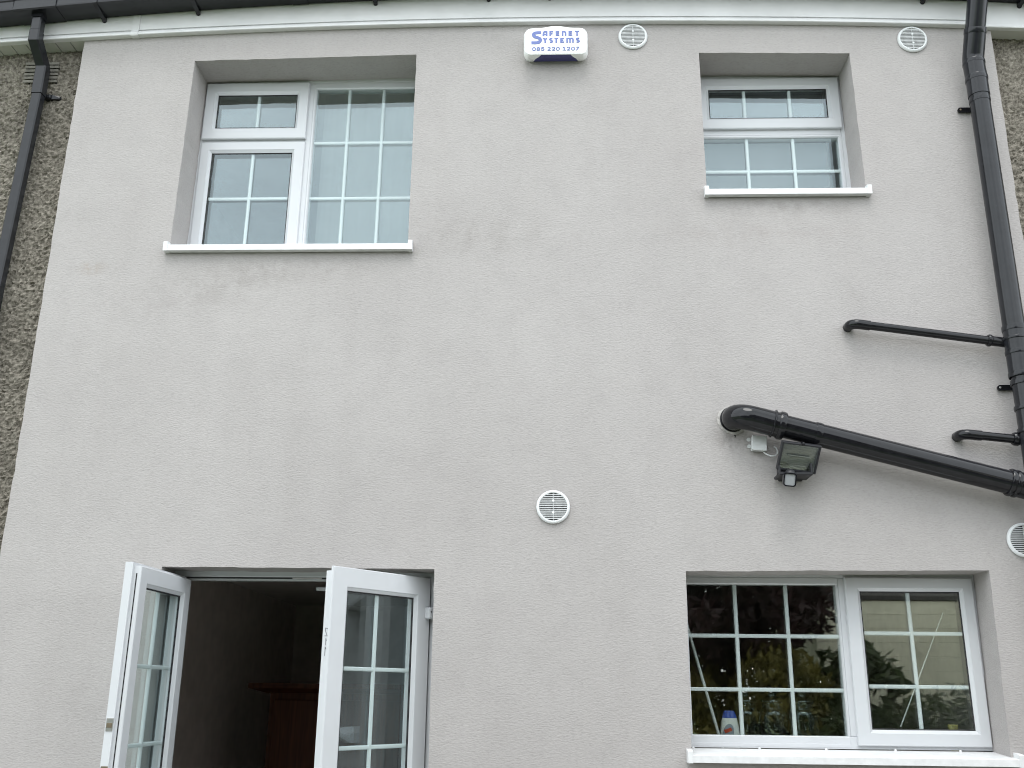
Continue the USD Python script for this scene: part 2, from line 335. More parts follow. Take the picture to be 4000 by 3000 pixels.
# ------------------------------------------------------------------ the rendered house
rnd = random.Random(5)
house = xf('rendered_house', label='grey rendered house back with white windows and open French doors', cat='house', loc=(0, 0, 0))
XL, XR = -2.527, 2.333
UL = [(-1.912, 3.70), (-0.703, 3.70), (-0.703, 4.845), (-1.903, 4.822)]
UR = [(0.803, 4.00), (1.598, 4.00), (1.588, 4.820), (0.800, 4.834)]
KW = [(0.610, 1.33), (1.946, 1.33), (1.957, 2.128), (0.618, 2.116)]
DR = [(-1.765, -0.01), (-0.508, -0.01), (-0.514, 2.118), (-1.765, 2.121)]
outer = jagged([(XL, -0.1), (XR, -0.1), (XR, 5.14), (XL, 5.08)], 0.0012, 0.05, rnd)
wall_poly = sg.Polygon(outer, [jagged(h, 0.0009, 0.045, rnd) for h in (UL, UR, KW, DR)])
obj('wall', extrude_xz(wall_poly, 0.0, 0.285), 'render', house)
for x0, x1 in ((XL + .01, XL + .11), (XR - .11, XR - .01)):
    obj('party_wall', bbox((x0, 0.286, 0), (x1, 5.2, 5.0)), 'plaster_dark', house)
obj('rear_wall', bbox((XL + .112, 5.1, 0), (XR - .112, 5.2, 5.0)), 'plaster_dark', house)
obj('ground_floor', bbox((XL + .112, 0.2, 0.0), (XR - .112, 5.098, 0.03)), 'floorwood', house)
obj('upper_floor', bbox((XL + .112, 0.287, 2.36), (XR - .112, 5.098, 2.56)), 'plaster', house)
obj('ceiling', bbox((XL + .112, 0.287, 4.95), (XR - .112, 5.098, 5.0)), 'plaster', house)
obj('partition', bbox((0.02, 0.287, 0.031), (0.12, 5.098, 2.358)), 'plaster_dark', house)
obj('partition', bbox((0.02, 0.287, 2.562), (0.12, 5.098, 4.948)), 'plaster', house)
roof_prof = [(-0.17, 5.30), (-0.17, 5.255), (5.2, 8.9), (5.2, 8.96)]
obj('roof', sweep_x(roof_prof, [XL, XR], lambda x: 0.0), 'roof', house)

FASCIA = [(-.001, 0), (-.028, 0), (-.0325, .0015), (-.0325, .005), (-.0300, .0065), (-.0305, .014), (-.0285, .022), (-.0230, .028), (-.0130, .029), (-.0130, .036), (-.0215, .037), (-.0215, .215), (-.001, .215)]
obj('fascia', sweep_x(FASCIA, np.linspace(-2.222, 2.276, 46), zlip), 'fascia', house)

BG = 0.017                                                            # width of the glazing bars
def bar(x0, x1, z0, z1, yc, half, place=None):
    """A glazing bar with chamfered edges; runs along its longer side."""
    c = 0.004
    if z1 - z0 > x1 - x0: sec = [(x0, -half + c), (x0 + c, -half), (x1 - c, -half), (x1, -half + c), (x1, half - c), (x1 - c, half), (x0 + c, half), (x0, half - c)]; pts = [(x, yc + y, z) for z in (z0, z1) for x, y in sec]
    else: sec = [(z0, -half + c), (z0 + c, -half), (z1 - c, -half), (z1, -half + c), (z1, half - c), (z1 - c, half), (z0 + c, half), (z0, half - c)]; pts = [(x, yc + y, z) for x in (x0, x1) for z, y in sec]
    v, f, _ = meshkit.arrays(hull(pts))
    return (place(v) if place else v), f
def glazing(parent, x0, x1, z0, z1, vs, hs, y, place=None, kinds=None, gm='glass', gap=0.022):
    """Panes between the bars (an outer and an inner sheet each) and the bars inside the sealed unit."""
    X, Z = [x0] + list(vs) + [x1], [z0] + list(hs) + [z1]
    for i in range(len(X) - 1):
        for j in range(len(Z) - 1):
            a, b, c, d = X[i], X[i + 1], Z[j], Z[j + 1]
            V = np.array([(a, y, c), (b, y, c), (b, y, d), (a, y, d), (a, y + gap, c), (b, y + gap, c), (b, y + gap, d), (a, y + gap, d)], float)
            obj('pane', (place(V) if place else V, [[0, 1, 2], [0, 2, 3], [4, 5, 6], [4, 6, 7]]), gm, parent)
    for v in vs: obj('glazing_bar', bar(v - BG / 2, v + BG / 2, z0, z1, y + gap / 2, 0.0075, place), 'upvc_cool', parent)
    for h in hs: obj('glazing_bar', bar(x0, x1, h - BG / 2, h + BG / 2, y + gap / 2, 0.0068, place), 'upvc_cool', parent)
def sash_prof(wid, yf, yb, bead=0.016):
    """flat front, then a sloped glazing bead down to the glass"""
    return [(0, yb), (0, yf + .005), (.002, yf + .0015), (.005, yf), (wid - bead, yf), (wid - bead + .003, yf + .004), (wid - .003, yf + .013), (wid, yf + .017), (wid, yf + .021), (wid - .014, yf + .046), (wid - .014, yb)]
def seal_prof(wid, yf): return [(wid - .0035, yf + .014), (wid + .0035, yf + .0175), (wid + .0035, yf + .021), (wid - .0035, yf + .021)]
def sash(parent, name, x0, x1, z0, z1, gx0, gx1, gz0, gz1, yf, vs, hs, gm='glass'):
    """A casement: frame members of their own widths, seal, panes and bars."""
    # members may differ in width: build as a mitred ring of the mean width, stretched to the glass opening
    wid = 0.06
    prof = sash_prof(wid, yf, yf + .058)
    V, F = ring(x0, x1, z0, z1, prof); V = stretch(V, x0, x1, z0, z1, wid, gx0, gx1, gz0, gz1)
    obj(name, (V, F), 'upvc', parent)
    V, F = ring(x0, x1, z0, z1, seal_prof(wid, yf)); V = stretch(V, x0, x1, z0, z1, wid, gx0, gx1, gz0, gz1)
    obj('seal', (V, F), 'seal', parent)
    glazing(parent, gx0 - .003, gx1 + .003, gz0 - .003, gz1 + .003, vs, hs, yf + .019, gm=gm)
def stretch(V, x0, x1, z0, z1, wid, gx0, gx1, gz0, gz1):
    """moves the inner rectangle (inset wid) of a ring onto the given opening, keeping the profile near it"""
    V = V.copy()
    for ax, lo, hi, glo, ghi in ((0, x0, x1, gx0, gx1), (2, z0, z1, gz0, gz1)):
        q = V[:, ax]; mid = (lo + hi) / 2
        dl = np.minimum(q - lo, wid + .01); dh = np.minimum(hi - q, wid + .01)
        nlo = np.where(dl < wid * .55, 0, 1) * (glo - (lo + wid)); nhi = np.where(dh < wid * .55, 0, 1) * (ghi - (hi - wid))
        V[:, ax] = np.where(q < mid, q + nlo, q + nhi)
    return V
def member(a, b, bev=.003): return bbox(a, b, bev)

# --- upstairs left window (fixed frame front at y = .211)
Y = 0.211
w = xf('window', house, label='wide upstairs window of two casements and a nine pane light')
obj('frame', ring(-1.945, -0.672, 3.71, 4.875, [(0, Y + .07), (0, Y), (.052, Y), (.056, Y + .005), (.056, Y + .07)]), 'upvc', w)
obj('mullion', member((-1.330, Y + .0005, 3.766), (-1.296, Y + .068, 4.819)), 'upvc', w)
obj('transom', member((-1.889, Y + .001, 4.440), (-1.3302, Y + .066, 4.466)), 'upvc', w)
sash(w, 'top_casement', -1.896, -1.322, 4.461, 4.812, -1.829, -1.388, 4.536, 4.741, Y - .020, [-1.603], [])
sash(w, 'side_casement', -1.896, -1.322, 3.757, 4.446, -1.834, -1.394, 3.818, 4.383, Y - .010, [-1.611], [4.113])
V, F = ring(-1.2958, -0.706, 3.766, 4.819, [(0, Y + .05), (0, Y + .001), (.010, Y + .001), (.015, Y + .007), (.0158, Y + .016), (.0158, Y + .05)])
V = stretch(V, -1.2958, -0.706, 3.766, 4.819, .0158, -1.281, -0.722, 3.815, 4.781)
obj('glazing_bead', (V, F), 'upvc', w)
glazing(w, -1.283, -0.720, 3.812, 4.783, [-1.101, -0.910], [4.113, 4.451], Y + .012)
# --- upstairs right window
w = xf('window', house, label='small upstairs window with an obscured lower light')
obj('frame', ring(0.775, 1.622, 4.01, 4.862, [(0, Y + .07), (0, Y), (.045, Y), (.049, Y + .005), (.049, Y + .07)]), 'upvc', w)
obj('transom', member((0.8245, Y + .0005, 4.462), (1.5725, Y + .066, 4.498)), 'upvc', w)
sash(w, 'top_casement', 0.816, 1.577, 4.494, 4.806, 0.877, 1.511, 4.565, 4.741, Y - .020, [1.069, 1.314], [])
V, F = ring(0.8245, 1.5725, 4.06, 4.4615, [(0, Y + .05), (0, Y + .001), (.010, Y + .001), (.015, Y + .007), (.0158, Y + .016), (.0158, Y + .05)])
V = stretch(V, 0.8245, 1.5725, 4.06, 4.4615, .0158, 0.836, 1.555, 4.09, 4.448)
obj('glazing_bead', (V, F), 'upvc', w)
glazing(w, 0.834, 1.557, 4.088, 4.450, [1.070, 1.317], [4.254], Y + .012, gm='bath_glass')
# --- kitchen window
Y = 0.176
w = xf('window', house, label='wide kitchen window, fixed light on the left and casement on the right')
obj('frame', ring(0.585, 1.985, 1.366, 2.16, [(0, Y + .07), (0, Y), (.048, Y), (.052, Y + .005), (.052, Y + .07)]), 'upvc', w)
obj('mullion', member((1.336, Y + .0005, 1.418), (1.372, Y + .068, 2.108)), 'upvc', w)
V, F = ring(0.6265, 1.3355, 1.372, 2.1085, [(0, Y + .05), (0, Y - .001), (.010, Y - .001), (.015, Y + .006), (.0158, Y + .016), (.0158, Y + .05)])
V = stretch(V, 0.6265, 1.3355, 1.372, 2.1085, .0158, 0.644, 1.327, 1.391, 2.077)
obj('glazing_bead', (V, F), 'upvc', w)
glazing(w, 0.642, 1.329, 1.389, 2.079, [0.866, 1.100], [1.612, 1.847], Y + .012, gm='kitchen_glass')
sash(w, 'side_casement', 1.364, 1.943, 1.380, 2.112, 1.434, 1.881, 1.449, 2.048, Y - .018, [1.653], [1.631, 1.863], gm='kitchen_glass')
rs = random.Random(11)
sp = MB()
for x, z in [(0.70, 1.71), (0.925, 1.70), (0.90, 1.69), (0.975, 1.69), (1.225, 1.645), (1.262, 1.655), (0.665, 1.44), (1.0, 1.60), (0.905, 1.57), (1.30, 1.40), (1.19, 1.50), (1.26, 1.49), (0.96, 1.47)]:
    a = rs.uniform(.0012, .003); sp.box((x, Y + .0095, z), (x + a, Y + .0105, z + a * rs.uniform(1.2, 3.2)))
obj('paint_specks', sp.get(), 'speck', w)
# --- sills
def sill(x0, x1, zf, hf, yf, yb, zb, label, clips=()):
    s = xf('window_sill', house, label=label)
    prof = [(yb, zb - .012), (yb, zb), (yf + .004, zf), (yf, zf - .003), (yf, zf - hf), (yf + .03, zf - hf), (yf + .03, zf - hf + .012)]
    obj('board', sweep_x(prof, [x0 + .008, x1 - .008], lambda x: 0.0), 'sill', s)
    for a, b in ((x0, x0 + .021), (x1 - .021, x1)):
        obj('end_cap', hull([(x, y, z) for x in (a, b) for y, z in ((yf - .003, zf - hf - .002), (yf - .003, zf + .014), (yf + .004, zf + .018), (-.0005, zf + .022), (-.0005, zf - hf - .002))]), 'sill', s)
    for c in clips:
        obj('screw_cap', hull(np.array(trimesh.creation.icosphere(2, 1.0).vertices) * (.006, .006, .006) + (c, yb - .015, zb + .001)), 'sill', s)
    return s
sill(-1.932, -0.676, 3.722, .033, -.035, .205, 3.742, 'long white sill under the wide upstairs window')
sill(0.787, 1.614, 4.012, .033, -.035, .205, 4.032, 'short white sill under the small upstairs window')
sill(0.588, 1.977, 1.346, .031, -.05, .172, 1.362, 'long white kitchen sill with small caps', clips=(0.64, 0.93, 1.22, 1.52, 1.80))

# --- French doors
Y = 0.17
dr = xf('door_frame', house, label='white French door frame round the open doorway')
obj('frame', ring(-1.79, -0.484, -0.06, 2.16, [(0, Y + .07), (0, Y), (.060, Y), (.064, Y + .004), (.064, Y + .03), (.078, Y + .032), (.078, Y + .07)]), 'upvc', dr)
obj('seal', ring(-1.79, -0.484, -0.06, 2.16, [(.0645, Y + .012), (.070, Y + .014), (.070, Y + .029), (.0645, Y + .029)]), 'seal', dr)
obj('striker_plate', bbox((-1.205, Y + .004, 2.0895), (-1.065, Y + .026, 2.0955), .002), 'chrome', dr)
class Place:
    def __init__(s, hx, hy, deg, flip):
        a = math.radians(deg); s.h = np.array([hx, hy, 0.0]); s.d = np.array([math.cos(a), math.sin(a), 0]); n = np.array([-s.d[1], s.d[0], 0]); s.n = n * flip
    def __call__(s, V): return s.h + V[:, :1] * s.d + V[:, 1:2] * s.n + V[:, 2:3] * np.array([0, 0, 1.0])
def leafdoor(label, P, W, top, first_side):
    """Leaf in (s along from hinge, n depth from the seen face, z). first_side: the seen face is 'inside' or 'outside'."""
    L = xf('door_leaf', house, label=label)
    z0, z1, T = 0.05, top, (0.066 if first_side == 'inside' else 0.061)
    gs0, gs1, gz0, gz1 = (.095, W - .098, .41, top - .098) if first_side == 'inside' else (.098, W - .100, .41, top - .098)
    if first_side == 'outside': rim = [(0, T * .62), (.016, T * .62), (.016, T)]
    else: rim = [(.016, T * .38), (0, T * .38), (0, T)]
    wid = .097
    prof = [(wid - .012, T), *([(.016, T), (.016, .012), (0, .012)] if first_side == 'outside' else [(0, T), (0, T * .5), (.014, T * .5), (.014, .004)])]
    front = 0.0
    prof += [(prof[-1][0], front + .003), (prof[-1][0] + .003, front), (wid - .018, front), (wid - .014, front + .005), (wid - .003, front + .014), (wid, front + .018), (wid, front + .022), (wid - .012, T - .006)]
    V, F = ring(0, W, z0, z1, prof); V = stretch(V, 0, W, z0, z1, wid, gs0, gs1, gz0, gz1)
    V2 = P(V)
    if trimesh.Trimesh(V2, F, process=False).volume < 0: F = F[:, ::-1]
    obj('leaf_frame', (V2, F), 'upvc', L)
    V, F = ring(0, W, z0, z1, seal_prof(wid, 0.0)); V = stretch(V, 0, W, z0, z1, wid, gs0, gs1, gz0, gz1)
    obj('seal', (P(V), F), 'seal', L)
    hs = [top - .415 - .316 * k for k in range(4)]
    glazing(L, gs0 - .003, gs1 + .003, gz0 - .003, gz1 + .003, [(gs0 + gs1) / 2 + .012], sorted(hs), .020, place=P, gap=.024)
    if first_side == 'outside':
        v, f, _ = meshkit.arrays(bbox((W - .0165, .0122, z0 + .03), (W - .0140, .0160, z1 - .02)))
        obj('edge_seal', (P(v), f), 'seal', L)
    if first_side == 'inside':
        v, f, _ = meshkit.arrays(bbox((W - .015, T * .25, z0 + .08), (W - .0125, T * .32, z1 - .045)))
        obj('edge_seal', (P(v), f), 'seal', L)
    return L
PL = Place(-1.674, 0.165, -92.0, -1)                                   # interior face faces +x; depth runs to -x
L = leafdoor('left door leaf swung back, its inner face to the garden centre', PL, .575, 2.092, 'inside')
def leafbox(P, a, b, bev=0.0):
    v, f, _ = meshkit.arrays(bbox(a, b, bev)); return P(v), f
obj('latch_keep', leafbox(PL, (.5745, .034, 1.425), (.578, .062, 1.475), .001), 'chrome', L)
obj('latch_tongue', leafbox(PL, (.576, .037, 1.438), (.580, .059, 1.456), .001), 'brass', L)
obj('lock_keep', leafbox(PL, (.5745, .034, 1.20), (.578, .062, 1.295), .001), 'brass', L)
PR = Place(-0.545, 0.150, -127.0, -1)                                   # outer face seen; depth runs inwards
R_ = leafdoor('right door leaf half open, its outer face to the garden', PR, .595, 2.092, 'outside')
obj('hinge', leafbox(PR, (-.022, -.030, 1.906), (.034, .004, 1.958), .006), 'upvc', R_)
obj('hinge_screw', leafbox(PR, (.020, -.032, 1.934), (.026, -.028, 1.940), .001), 'seal', R_)
obj('hinge', leafbox(PR, (-.012, -.018, 0.30), (.038, .004, 0.36), .004), 'upvc', R_)
# the pencilled 211 on the rebate edge of the right leaf
pm = MB()
def stroke(pts, r=.0012):
    pm.add(*tube(PR(np.array([(.5797, .022 + 1.4 * p[0], p[1]) for p in pts], float)), r, 5))
stroke([(.006, 1.835), (.016, 1.838), (.017, 1.829), (.007, 1.806), (.018, 1.806)])
stroke([(.008, 1.785), (.012, 1.797), (.012, 1.768)])
stroke([(.008, 1.752), (.013, 1.762), (.012, 1.724)])
obj('pencil_mark', pm.get(), 'pencil', R_)

# ------------------------------------------------------------------ neighbouring pebbledashed houses
def rough_patch(x0, x1, z0, z1, y, step, seed):
    nx, nz = int((x1 - x0) / step) + 1, int((z1 - z0) / step) + 1
    gx, gz = np.meshgrid(np.linspace(x0, x1, nx), np.linspace(z0, z1, nz), indexing='ij')
    P = np.stack([gx, gz, np.zeros_like(gx)], -1)
    r = np.random.default_rng(seed); c = r.uniform(0, 1, 3)
    h = 0.62 * (1 - np.abs(2 * meshkit.noise(P * 62 + c, seed) - 1)) ** 1.5 + 0.55 * meshkit.noise(P * 95 + 7, seed + 3) + 0.3 * meshkit.fbm(P * 12, 3, seed + 5)
    j = r.normal(0, step * .18, gx.shape + (2,)); j[0] = j[-1] = 0; j[:, 0] = j[:, -1] = 0
    V = np.stack([gx + j[..., 0], y - 0.024 * h, gz + j[..., 1]], -1).reshape(-1, 3)
    i, k = np.meshgrid(np.arange(nx - 1), np.arange(nz - 1), indexing='ij'); a = (i * nz + k).ravel()
    return V, np.vstack([np.c_[a, a + nz, a + nz + 1], np.c_[a, a + nz + 1, a + 1]])
def neighbour(label, x0, x1, fine, soffit, near):
    h = xf('neighbour_house', label=label, cat='house', loc=((x0 + x1) / 2, 0.1, 0))
    obj('wall', bbox((x0, 0.10, -0.1), (x1, 5.2, 5.1)), 'pebble', h)
    obj('pebbledash', rough_patch(*fine, 0.0995, 0.0075, 3 if x0 < 0 else 8), 'pebble', h)
    obj('roof', sweep_x(roof_prof, [x0, x1], lambda x: 0.0), 'roof', h)
    return h
hl = neighbour('pebbledashed neighbouring house at the left edge, behind the square downpipe', -4.9, XL - .003, (-3.42, XL - .003, 1.75, 4.965, ), True, XL)
obj('fascia', sweep_x(FASCIA, np.linspace(-4.9, -2.2285, 26), zlip), 'fascia', hl)
JC = [(-.001, -.003), (-.028, -.003), (-.0335, .002), (-.0345, .014), (-.0315, .024), (-.0255, .031), (-.0250, .217), (-.001, .217)]
obj('fascia_joint', sweep_x(JC, [-2.262, -2.2228], zlip), 'fascia', hl)
for k in range(14):                                                   # soffit boards, a groove between each two
    a, b = -2.5285 - .081 * k, -2.5285 - .081 * k - .0765
    prof = [(-.0005, -.001), (.112, -.001), (.112, .008), (-.0005, .008)]
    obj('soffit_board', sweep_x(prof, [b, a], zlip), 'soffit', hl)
obj('soffit_backing', sweep_x([(-.0005, .0085), (.112, .0085), (.112, .016), (-.0005, .016)], np.linspace(-4.8, XL - .004, 8), zlip), 'dark', hl)
ag = xf('air_brick', hl)
obj('frame', extrude_xz(sg.Polygon([(-2.868, 4.748), (-2.690, 4.748), (-2.690, 4.880), (-2.868, 4.880)]), .082, .099), 'dark', ag)
for k in range(6):
    z = 4.747 + k * .0225
    obj('louvre', hull([(x, y, zz) for x in (-2.872, -2.686) for y, zz in ((.068, z), (.071, z), (.0815, z + .014), (.066, z + .014))]), 'grille', ag)
hr = neighbour('pebbledashed neighbouring house at the top right edge, beyond the tall soil stack', XR + .003, 4.9, (XR + .003, 2.95, 2.6, 4.965), True, XR)
FR = [(-.001, -.008), (-.027, -.008), (-.031, -.004), (-.031, .006), (-.024, .012), (-.024, .215), (-.001, .215)]
obj('fascia', sweep_x(FR, np.linspace(2.2825, 4.9, 24), zlip), 'fascia', hr)
obj('fascia_joint', sweep_x([(y - .003 if y < -.002 else y, z) for y, z in FASCIA], [2.2762, 2.282], zlip), 'fascia', hr)
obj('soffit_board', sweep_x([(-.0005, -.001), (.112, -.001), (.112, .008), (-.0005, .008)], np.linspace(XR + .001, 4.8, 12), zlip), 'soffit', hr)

# ------------------------------------------------------------------ gutter
gt = xf('roof_gutter', label='black square-section gutter running along the eaves above the white fascia', cat='gutter', loc=(0, -0.09, 5.16))
GP = [(-.0225, .004), (-.029, 0), (-.146, 0), (-.151, .004), (-.152, .012), (-.152, .058), (-.158, .061), (-.160, .068), (-.157, .074), (-.150, .074), (-.1475, .068), (-.1475, .012), (-.143, .005), (-.031, .005), (-.0275, .009), (-.0275, .10), (-.0225, .10)]
obj('trough', sweep_x(GP, np.linspace(-4.6, 4.6, 70), zgut), 'black', gt)
def grow(p, d): return [(y - d if y < -.1 else y, z - d if z < .03 else z + (d if y < -.1 else 0)) for y, z in p]
for a, b in ((-2.86, -2.63), (-1.385, -1.300), (0.01, 0.175)):
    obj('union', sweep_x([(-.0222, .002), (-.029, -.004), (-.148, -.004), (-.156, .002), (-.156, .060), (-.1625, .063), (-.164, .070), (-.160, .078), (-.1515, .078), (-.1515, .0755), (-.1588, .0755), (-.1615, .068), (-.1595, .060), (-.1535, .057), (-.1535, .004), (-.146, -.0015), (-.029, -.0015), (-.0222, .0035)], [a, b], zgut), 'black', gt)
for x in (-2.42, -1.905, -0.935, -0.32, 0.01, 0.178, 1.085, 1.99, 2.49, 3.3, -3.35):
    zg = zgut(x)
    pts = [(-.0245, -.020), (-.0265, -.024), (-.033, -.019), (-.150, -.0042), (-.1575, .000), (-.157, .059), (-.1535, .059), (-.1535, -.0015), (-.029, -.001), (-.0245, -.001)]
    obj('bracket', sweep_x(pts, [x - .011, x + .011], zgut), 'black', gt)
    obj('bracket_foot', hull(np.array(trimesh.creation.cylinder(radius=.012, height=.005, sections=16).vertices)[:, [0, 2, 1]] + (x, -.0248, zg - .017)), 'black', gt)

# ------------------------------------------------------------------ square downpipe on the left house
dp = xf('square_downpipe', label='square black downpipe with an offset bend on the pebbledash at the left edge', cat='downpipe', loc=(-2.75, .02, 0))
def sq(path, hw, name, c=.006):
    """A square tube along points (y, z) at given x centre."""
    V, n = [], len(path)
    for i, (x, y, z) in enumerate(path):
        a = np.array(path[max(i - 1, 0)][1:]); b = np.array(path[min(i + 1, n - 1)][1:]); t = (b - a) / np.linalg.norm(b - a); nn = np.array([t[1], -t[0]])
        k = 1.0
        if 0 < i < n - 1:
            t1 = np.array(path[i][1:]) - a; t1 = t1 / np.linalg.norm(t1); k = 1 / max(.5, abs(t1 @ t))
        for u, v in ((-hw, -hw + c), (-hw + c, -hw), (hw - c, -hw), (hw, -hw + c), (hw, hw - c), (hw - c, hw), (-hw + c, hw), (-hw, hw - c)):
            V.append((x + u, y + nn[0] * v * k, z + nn[1] * v * k))
    F = []
    for i in range(n - 1):
        for j in range(8):
            k2 = (j + 1) % 8; F += [[i * 8 + j, i * 8 + k2, (i + 1) * 8 + k2], [i * 8 + j, (i + 1) * 8 + k2, (i + 1) * 8 + j]]
    for j in range(1, 7): F += [[0, j + 1, j], [(n - 1) * 8, (n - 1) * 8 + j, (n - 1) * 8 + j + 1]]
    F = np.array(F); V = np.array(V)
    if trimesh.Trimesh(V, F, process=False).volume < 0: F = F[:, ::-1]
    obj(name, (V, F), 'black', dp)
H = .0265
sq([(-2.748, -.090, 5.078), (-2.748, -.090, 5.03)], H + .004, 'outlet')
sq([(-2.746, -.090, 5.029), (-2.746, -.090, 4.955)], H, 'upper_bend')
sq([(-2.746, -.090, 4.952), (-2.746, -.090, 4.905), (-2.744, .015, 4.812), (-2.743, .018, 4.800)], H + .002, 'offset_bend')
sq([(-2.742, .018, 4.799), (-2.742, .018, 4.632)], H + .003, 'socket')
sq([(-2.742, .018, 4.629), (-2.762, .018, 4.03), (-2.779, .018, 3.5), (-2.785, .018, 0.1)], H, 'pipe')
for z in (4.648, 2.0, 0.7):
    obj('bracket', bbox((-2.79, .048, z - .012), (-2.695, .088, z + .012), .004), 'black', dp)
    obj('bracket_lug', hull(np.vstack([np.array(bbox((-2.70, .060, z - .013), (-2.69, .085, z + .013)).vertices), np.array(trimesh.creation.icosphere(1, .010).vertices) + (-2.655, .075, z)])), 'black', dp)

# ------------------------------------------------------------------ soil stack and its branches
ss = xf('soil_stack', label='tall thick black soil stack running up past the eaves at the right edge', cat='drain pipe', loc=(2.178, -.095, 0))
sx, sy, r = 2.179, -.092, .0485
B0, B1, B2 = (sx - .003, sy, 4.705), (sx + .010, -.225, 5.03), (sx + .012, -.225, 5.30)
dirn = np.array(B1) - np.array(B0)
def along(q): return tuple(np.array(B0) + dirn * q)
obj('lower_pipe', tube([(sx + .004, sy, .05), (sx + .004, sy, 3.105)], r, 32), 'black', ss, smooth=40)
obj('upper_pipe', tube([(sx, sy, 3.10), (sx, sy, 4.50)], r, 32), 'black', ss, smooth=40)
arc = bend((sx - .003, sy, 4.4), B0, B1, .11, 9)
obj('swan_neck', tube([(sx, sy, 4.585)] + arc + [along(.42)], r + .0035, 32), 'black', ss, smooth=40)
obj('vent_pipe', tube([along(.38)] + bend(B0, B1, B2, .25, 8) + [(sx + .012, -.225, 6.2)], r + .0005, 32), 'black', ss, smooth=40)
for c, d, wd in (((sx, sy, 4.588), (0, 0, 1), .026), ((sx - .002, sy, 4.682), (0, 0, 1), .020), (along(.40), dirn, .028),
                 ((sx, sy, 3.236), (0, 0, 1), .026), ((sx, sy, 3.185), (0, 0, 1), .014), ((sx, sy, 3.118), (0, 0, 1), .022), ((sx, sy, 3.010), (0, 0, 1), .024), ((sx + .004, sy, 2.85), (0, 0, 1), .02), ((sx + .004, sy, 2.745), (0, 0, 1), .02)):
    obj('collar', collar(c, d, r + .0025, wd, .0034), 'black', ss, smooth=40)
obj('socket', tube([(sx, sy, 4.488), (sx, sy, 4.62)], r + .003, 32), 'black', ss, smooth=40)
obj('boss_socket', tube([(sx, sy, 3.01), (sx, sy, 3.235)], r + .003, 32), 'black', ss, smooth=40)
for z in (4.462, 2.972):
    obj('bracket', collar((sx, sy, z), (0, 0, 1), r + .0005, .022, .002), 'black', ss, smooth=40)
    lug = sg.box(2.113, z - .013, 2.185, z + .013).union(sg.Point(2.113, z).buffer(.013))
    lp = extrude_xz(lug, -.016, -.006); obj('bracket_lug', lp, 'black_gloss', ss)
    obj('screw', bbox((2.109, -.018, z - .0045), (2.117, -.0155, z + .0045), .002), 'chrome' if z < 3.5 else 'brass', ss)

def bpipe(name, label, wallpt, elbow, end, r, gloss, extra):
    t = xf(name, label=label, cat='drain pipe', loc=wallpt)
    a, e, b = np.array(wallpt, float), np.array(elbow, float), np.array(end, float)
    d = (b - e) / np.linalg.norm(b - e)
    bp_ = bend(a, e, b, extra['bend'], 9)
    obj('elbow', tube([tuple(a)] + bp_ + [tuple(bp_[-1] + d * extra['sock'])], r + extra['fat'], 28), gloss, t, smooth=40)
    obj('pipe', tube([tuple(bp_[-1] + d * .01), tuple(b)], r, 28), gloss, t, smooth=40)
    return t, d, bp_[-1]
t, d, s0 = bpipe('branch_pipe', 'thick glossy black branch pipe sloping down to the right above the floodlight', (.868, .005, 2.820), (.868, -.095, 2.818), (2.20, -.095, 2.468), .0535, 'black_gloss', dict(bend=.07, sock=.135, fat=.005))
for q, wd in ((.098, .01), (.134, .03)): obj('collar', collar(s0 + d * q, d, .0575, wd, .008), 'black_gloss', t, smooth=40)
for q in (1.162, 1.185): obj('collar', collar(s0 + d * q, d, .055, .02, .008), 'black_gloss', t, smooth=40)
obj('stack_socket', tube([s0 + d * 1.16, s0 + d * 1.26], .058, 28), 'black_gloss', t, smooth=40)
rm = random.Random(4)
mort = sg.Polygon([(.866 + (.071 + rm.uniform(-.004, .006)) * math.cos(a), 2.818 + (.070 + rm.uniform(-.004, .005)) * math.sin(a)) for a in np.linspace(0, 6.28, 40)[:-1]])
obj('mortar_ring', extrude_xz(mort, -.0045, .002), 'mortar', t)
obj('wall_crack', extrude_xz(sg.LineString([(.872, 2.735), (.874, 2.742), (.869, 2.7445), (.875, 2.748), (.873, 2.754)]).buffer(.0022), -.0008, .001), 'dark', t)
obj('wall_collar', tube([(.866, .003, 2.820), (.866, -.012, 2.820)], .0615, 28), 'black_gloss', t, smooth=40)
obj('bracket', collar(s0 + d * .30, d, .054, .03, .003), 'black_gloss', t, smooth=40)
t, d, s0 = bpipe('waste_pipe', 'long thin black waste pipe from the wall to the soil stack, above the thick branch', (1.440, .003, 3.279), (1.440, -.062, 3.277), (2.165, -.062, 3.176), .0205, 'black_gloss', dict(bend=.035, sock=.05, fat=.003))
obj('collar', collar(s0 + d * .602, d, .021, .018, .008), 'black_gloss', t, smooth=40)
obj('socket', tube([s0 + d * .60, s0 + d * .68], .0235, 24), 'black_gloss', t, smooth=40)
t, d, s0 = bpipe('waste_pipe', 'short thin black waste pipe at the right edge, just above the thick branch pipe', (1.890, .003, 2.738), (1.890, -.062, 2.737), (2.175, -.062, 2.708), .0205, 'black_gloss', dict(bend=.035, sock=.05, fat=.003))
obj('collar', collar(s0 + d * .205, d, .021, .03, .010), 'black_gloss', t, smooth=40)

